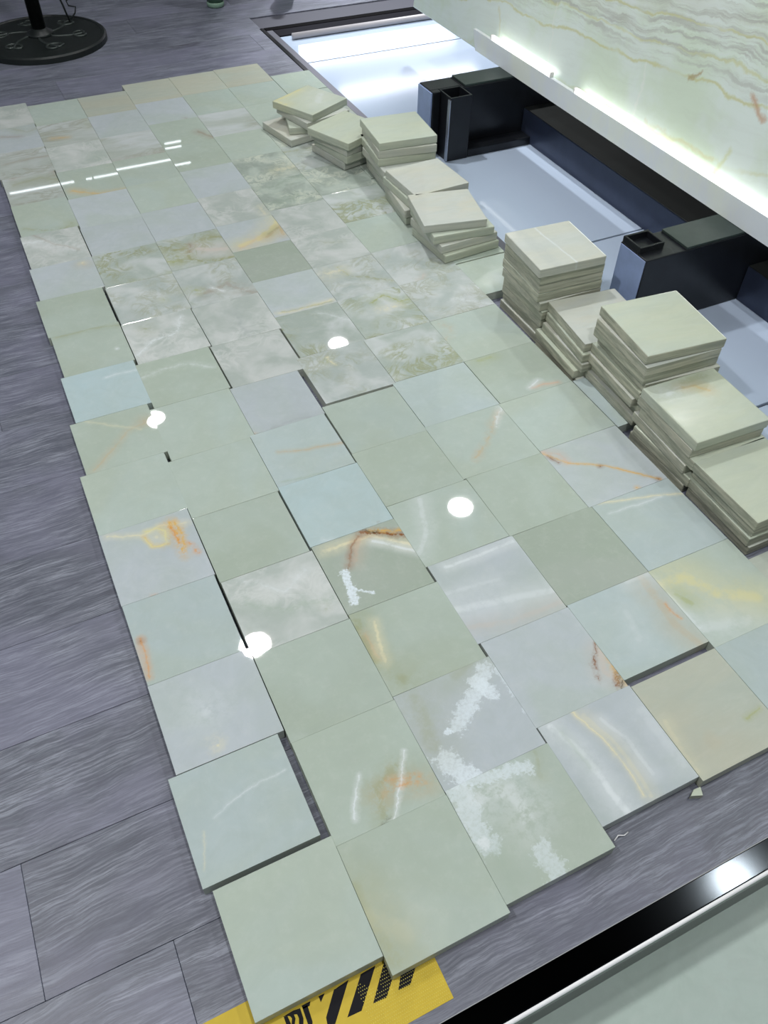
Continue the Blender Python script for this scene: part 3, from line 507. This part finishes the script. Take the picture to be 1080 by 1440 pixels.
fbox('cover_plate', 8.12, 9.9, 13.33, 13.83, HF, HF+.035, plain('greenish_steel_plate', (58, 70, 66), .4, .3, .25, 5), .006)
fbox('cover_plate', 8.12, 9.9, 7.25, 7.79, HF, HF+.035, plain('greenish_steel_plate_near', (58, 70, 66), .4, .3, .25, 5), .006)
def socket(u0, u1, v0, v1, h):
    bm = bmesh.new(); t = .035
    for a in ((u0, u1, v0, v0+t), (u0, u1, v1-t, v1), (u0, u0+t, v0+t, v1-t), (u1-t, u1, v0+t, v1-t)):
        box_bm(a[0]-FO[0], a[1]-FO[0], a[2]-FO[1], a[3]-FO[1], -.005, h, .006, 1, bm)
    new_obj('post_socket', bm, STEELBLK, fr)
socket(7.63, 8.07, 12.97, 13.42, HF-.0)
socket(7.45, 7.86, 7.42, 7.79, HF+.09)
new_obj('edge_glint', box_bm(7.61-FO[0], 7.632-FO[0], 12.955-FO[1], 13.03-FO[1], 0, HF-.03, .002), plain('edge_glint_pale', (170, 176, 188), .25, .8), fr)  # bright reflection on the post edge, built as a pale strip
BEAM = plain('beam_lit_side', (58, 66, 86), .3, .4, .35, 3)  # bluish tone paints the beam side's reflection of lit surroundings
fbox('long_beam', 9.45, 10.1, 7.8, 13.32, -.005, .55, BEAM)
fbox('long_beam', 9.45, 10.1, 13.84, 15.2, -.005, .55, BEAM)
fbox('foot_bar', 8.08, 9.45, 12.98, 13.30, -.005, .14)
fbox('long_beam', 9.45, 10.1, -3, 7.24, -.005, .55, BEAM)

DK = plain('beam_top_dark', (34, 37, 36), .45, .2, .25, 4)  # thin dark sheet painting the beam top that catches less light
fbox('beam_top_shade', 9.455, 10.09, 7.81, 13.31, .55, .562, DK, .003)
fbox('beam_top_shade', 9.455, 10.09, -2.9, 7.23, .55, .562, DK, .003)
fbox('beam_top_shade', 9.455, 10.09, 13.85, 15.19, .55, .562, DK, .003)

# ------------------------------------------------------------------ onyx slabs on the frame
def slab_mat():
    t = NT('banded_onyx_slab')
    tc = t.vmath('SCALE', t.n('ShaderNodeTexCoord').outputs['Object'], scale=1/S)
    sp = t.n('ShaderNodeSeparateXYZ'); t.put(sp.inputs[0], tc)
    wob = t.math('SUBTRACT', t.noise(tc, .30, 3, .5), .5)
    wob2 = t.math('SUBTRACT', t.noise(tc, 1.5, 6, .6), .5)
    h = t.math('ADD', sp.outputs[2], t.math('ADD', t.math('MULTIPLY', wob, .9), t.math('MULTIPLY', wob2, .32)))
    h = t.math('ADD', h, t.math('MULTIPLY', t.math('SUBTRACT', sp.outputs[1], 10.5), .075))
    cmb = t.n('ShaderNodeCombineXYZ'); t.put(cmb.inputs[2], h); t.put(cmb.inputs[1], t.math('MULTIPLY', sp.outputs[1], .06))
    lay = t.noise(cmb.outputs[0], 2.6, 5, .6)
    fine = t.noise(cmb.outputs[0], 11., 5, .65)
    amount = t.ramp(h, 1.05, 1.5, .10, 1.)
    c = t.mix(t.ramp(t.noise(tc, .8, 4, .55), .38, .62), srgb(214, 230, 210), srgb(224, 237, 230))
    c = t.mix(t.math('MULTIPLY', t.ramp(lay, .45, .7), t.math('MULTIPLY', amount, .55)), c, srgb(196, 200, 186))
    c = t.mix(t.math('MULTIPLY', t.ramp(fine, .44, .64), t.math('MULTIPLY', amount, .75)), c, srgb(178, 182, 174))
    c = t.mix(t.math('MULTIPLY', t.ramp(fine, .5, .3), t.math('MULTIPLY', amount, .4)), c, srgb(224, 232, 234))
    for h0, wd, st in ((1.16, .035, .75), (1.45, .03, .6), (1.78, .03, .7), (2.3, .03, .5), (2.9, .04, .5), (4.1, .05, .5), (5.4, .05, .5), (.42, .05, .35), (7., .06, .5)):
        ln = t.ramp(t.math('ABSOLUTE', t.math('SUBTRACT', h, h0)), 0., wd, 1., 0.)
        br = t.ramp(t.noise(tc, 1.1, 4, .6), .36, .54, .25, 1.)
        c = t.mix(t.math('MULTIPLY', t.math('MULTIPLY', ln, br), st), c, srgb(204, 206, 148))
    nz = t.vmath('SCALE', t.vmath('SUBTRACT', t.noise(tc, 2.2, 7, .7, colour=True), (.5, .5, .5)), scale=.35)
    Pn = t.vmath('MULTIPLY', t.vmath('ADD', tc, nz), (0, 1, 1))
    for a, b2, wd, st, cc in (((12.72, 1.34), (12.58, .45), .035, .5, (232, 238, 230)), ((10.25, 1.2), (10.15, .4), .035, .5, (232, 238, 230)), ((9.35, 1.30), (9.15, 1.38), .06, .8, (176, 160, 120)),
                              ((8.15, 1.45), (7.8, 1.3), .09, .75, (198, 160, 128)), ((7.6, 1.25), (7.2, 1.0), .07, .6, (196, 166, 130)), ((8.1, .75), (8.25, .4), .08, .5, (204, 210, 150)), ((14.4, .85), (14.2, .4), .05, .4, (210, 208, 160)), ((9.9, .5), (8.4, .55), .05, .35, (206, 200, 160))):
        pa = t.vmath('SUBTRACT', Pn, (0, a[0], a[1])); ba = (0, b2[0]-a[0], b2[1]-a[1]); L2 = ba[1]**2+ba[2]**2
        hh = t.math('MULTIPLY', t.vmath('DOT_PRODUCT', pa, ba), 1/L2, clamp=True)
        dd = t.vmath('LENGTH', t.vmath('SUBTRACT', pa, t.vmath('SCALE', ba, scale=hh)))
        c = t.mix(t.ramp(dd, 0., wd, st, 0.), c, srgb(*cc))
    t.fin(c, .12); return t.m
SLABM = slab_mat()
u_s = 9.22; z_s = HF+.01; lean = math.radians(9)
sl = bpy.data.objects.new('x', None)
bm = bmesh.new()
prof = []
H = 12.; 
vs0, vs1 = -3., 17.55
r2 = random.Random(4)
left = [(vs1+.0, 0.)]
box_bm(0, .14, vs0, vs1, 0, H, .01, 1, bm)
slab = new_obj('onyx_slab', bm, SLABM)
slab.location = V(u_s, 0, z_s+.0); slab.rotation_euler = (0, lean, 0)
bpy.data.objects.remove(sl)
tag(slab, 'large polished green-white banded onyx slab leaning on the steel frame', 'stone slab')
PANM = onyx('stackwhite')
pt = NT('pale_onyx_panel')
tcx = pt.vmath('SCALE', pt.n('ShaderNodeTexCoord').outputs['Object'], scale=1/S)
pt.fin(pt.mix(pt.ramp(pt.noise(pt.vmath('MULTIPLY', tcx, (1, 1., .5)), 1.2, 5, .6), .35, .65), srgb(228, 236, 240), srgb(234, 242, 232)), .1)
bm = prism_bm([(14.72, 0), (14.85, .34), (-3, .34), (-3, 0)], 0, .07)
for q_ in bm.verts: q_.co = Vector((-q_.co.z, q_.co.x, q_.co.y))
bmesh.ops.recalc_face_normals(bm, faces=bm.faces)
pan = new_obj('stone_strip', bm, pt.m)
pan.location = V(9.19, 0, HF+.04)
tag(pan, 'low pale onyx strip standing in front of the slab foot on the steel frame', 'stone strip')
reflm = emit('reflection_white', (255, 255, 250), 2.2)  # added glowing bars standing for a linear light reflected in the slab
for i, (v0, v1, lb) in enumerate(((12.25, 14.2, 'short glowing white bar for a reflected light line at the far end of the slab foot'), (3.0, 11.5, 'long glowing white bar for a reflected light line along the near part of the slab foot'))):
    o = new_obj('reflection_bar', box_bm(9.13, 9.19, v0, v1, HF+.385, HF+.455, .015, 2), reflm); tag(o, lb, 'light')
    for vv in (v0, v1-.05): new_obj('bar_end', box_bm(9.125, 9.195, vv-.04 if vv == v0 else vv+.05, vv if vv == v0 else vv+.09, HF+.38, HF+.46, .01), plain('bar_end', (225, 225, 220), .4), o)

# ------------------------------------------------------------------ hazard tape
tp = empty('hazard_tape', .26, 1.3, 0)
tag(tp, 'yellow and black hazard tape stuck to the floor under the front tiles', 'tape')
def rel(poly): return [(x-.26, y-1.3) for x, y in poly]
yt = NT('yellow_tape'); tcx = yt.vmath('SCALE', yt.n('ShaderNodeTexCoord').outputs['Object'], scale=1/S)
yt.fin(yt.mix(yt.noise(tcx, 6, 4), srgb(176, 152, 22), srgb(198, 174, 40)), .6)
new_obj('tape_strip', box_bm(-.90, .90, -.31, .33, 0, .004), yt.m, tp)
bk = plain('black_print', (14, 14, 20), .7, ior=1.3)
for p in TAPE['stripes']:
    new_obj('stripe', prism_bm(rel(p), .004, .0048), bk, tp)
for k, p in enumerate(TAPE['letters']):
    new_obj('letter', prism_bm(rel(p), .004, .0048), bk, tp)
# embossed retro-reflective texture of the tape end
gm = bmesh.new()
for i in range(38):
    for j in range(26):
        x = .28+i*.0165+(.008 if j % 2 else 0); y = -.29+j*.0225
        if x > .885 or y > .31: continue
        if y > .05-(x-.28)*.9+.05 and x < .45: continue
        r = .0042
        a = [gm.verts.new(V(x+dx*r, y+dy*r, .0049)) for dx, dy in ((-1, 0), (0, -1), (1, 0), (0, 1))]; t_ = gm.verts.new(V(x, y, .0085))
        for q in range(4): gm.faces.new((a[q], a[(q+1) % 4], t_))
eb = new_obj('reflective_beads', gm, plain('reflective_bead', (236, 226, 120), .2, .2), tp); tag(eb, kind='stuff')

# ------------------------------------------------------------------ cast round base with pole and cable
ib = empty('pole_stand', 1.98, 22.12, 0); tag(ib, 'black cast round stand base with scroll relief and upright pole', 'stand')
IRON = plain('black_cast_iron', (30, 36, 36), .42, .3, .35, 6)
R = 1.46*S
new_obj('base', lathe_bm([(0, .17*S), (.45*S, .165*S), (1.15*S, .14*S), (1.34*S, .125*S), (1.36*S, .145*S), (1.42*S, .14*S), (R, .11*S), (R, .0), (0, 0)], 72), IRON, ib, False)
IR2 = plain('worn_cast_iron', (62, 70, 68), .38, .5, .3, 8)
for k in range(6):
    a0 = k*math.pi/3+.25; pts = []
    for s in range(30):
        f = s/29
        if f < .5: rr = .28+f*2*.72; aa = a0+f*2*.55
        else:
            g = (f-.5)*2; ca = a0+.42; cr = .92
            th = .3+g*6.2; sr = .24*(1-g*.75)
            x = cr*math.cos(ca)+sr*math.cos(ca+1.2+th); y = cr*math.sin(ca)+sr*math.sin(ca+1.2+th)
            pts.append((x*S, y*S, .158*S)); continue
        pts.append((rr*math.cos(aa)*S, rr*math.sin(aa)*S, (.172-.02*rr)*S))
    new_obj('scroll', tube_bm(pts, .028*S, 6), IR2, ib, True)
new_obj('hub', lathe_bm([(0, .3*S), (.17*S, .3*S), (.2*S, .26*S), (.28*S, .22*S), (.32*S, .16*S), (0, .16*S)], 32), IRON, ib, True)
new_obj('pole', tube_bm([(0, 0, .2*S), (0, 0, 9*S)], .155*S, 20), plain('black_pole', (22, 24, 25), .3, .3), ib, True)
cp = [(.78*S, .62*S, .16*S), (.72*S, .68*S, .5*S), (.55*S, .8*S, 1.2*S), (.45*S, .8*S, 3*S), (.3*S, .4*S, 6*S), (.16*S, .0, 8.5*S)]
new_obj('cable', tube_bm(cp, .022*S, 6), IRON, ib, True)
cp = [(.78*S, .62*S, .17*S), (.95*S, .66*S, .3*S), (1.0*S, .68*S, .42*S), (.85*S, .7*S, .46*S), (.82*S, .7*S, .56*S), (.97*S, .7*S, .66*S), (1.0*S, .72*S, .85*S), (.9*S, .8*S, 1.2*S), (.7*S, .8*S, 1.9*S)]
new_obj('cable', tube_bm(cp, .018*S, 6), IRON, ib, True)

# ------------------------------------------------------------------ green vases at the far edge
gv = NT('dark_green_glaze'); gv.fin(srgb(62, 92, 74), .15); gv = gv.m
rim = plain('pale_green_foot', (130, 160, 140), .25)
for k, (u, v) in enumerate(((6.42, 22.98), (8.32, 22.98))):
    e = empty('green_vase', u, v, 0); tag(e, 'dark green glazed cylinder vase, ' + ('left one, between the round stand and the black border' if k == 0 else 'right one, at the top edge above the black border'), 'vase')
    new_obj('body', lathe_bm([(0, .12*S), (.21*S, .12*S), (.235*S, .3*S), (.26*S, 1.6*S), (.2*S, 1.9*S), (.13*S, 2.0*S), (.13*S, 2.5*S), (.11*S, 2.5*S), (.11*S, 1.95*S), (0, 1.8*S)], 32), gv, e, True)
    new_obj('foot', lathe_bm([(0, 0), (.19*S, 0), (.215*S, .03*S), (.22*S, .1*S), (.2*S, .13*S), (0, .13*S)], 32), rim, e, True)

# loose chips and threads at the front edge
def thread(pts, nm, lab, m, r=.006):
    o = new_obj(nm, tube_bm([V(*p) for p in pts], r*S, 5), m, None, True); return tag(o, lab, 'thread')
thread([(2.93, 1.42, .012), (2.98, 1.44, .03), (3.03, 1.42, .02), (3.08, 1.43, .012)], 'white_thread', 'short curled white thread on the planks by the jutting front tile corner', plain('thread', (210, 212, 214), .6))
chip = new_obj('onyx_chip', prism_bm([(3.74, 1.44), (3.84, 1.40), (3.87, 1.47), (3.80, 1.475)], .001, .06), G); tag(chip, 'small broken cream onyx chip between two front tiles', 'chip')
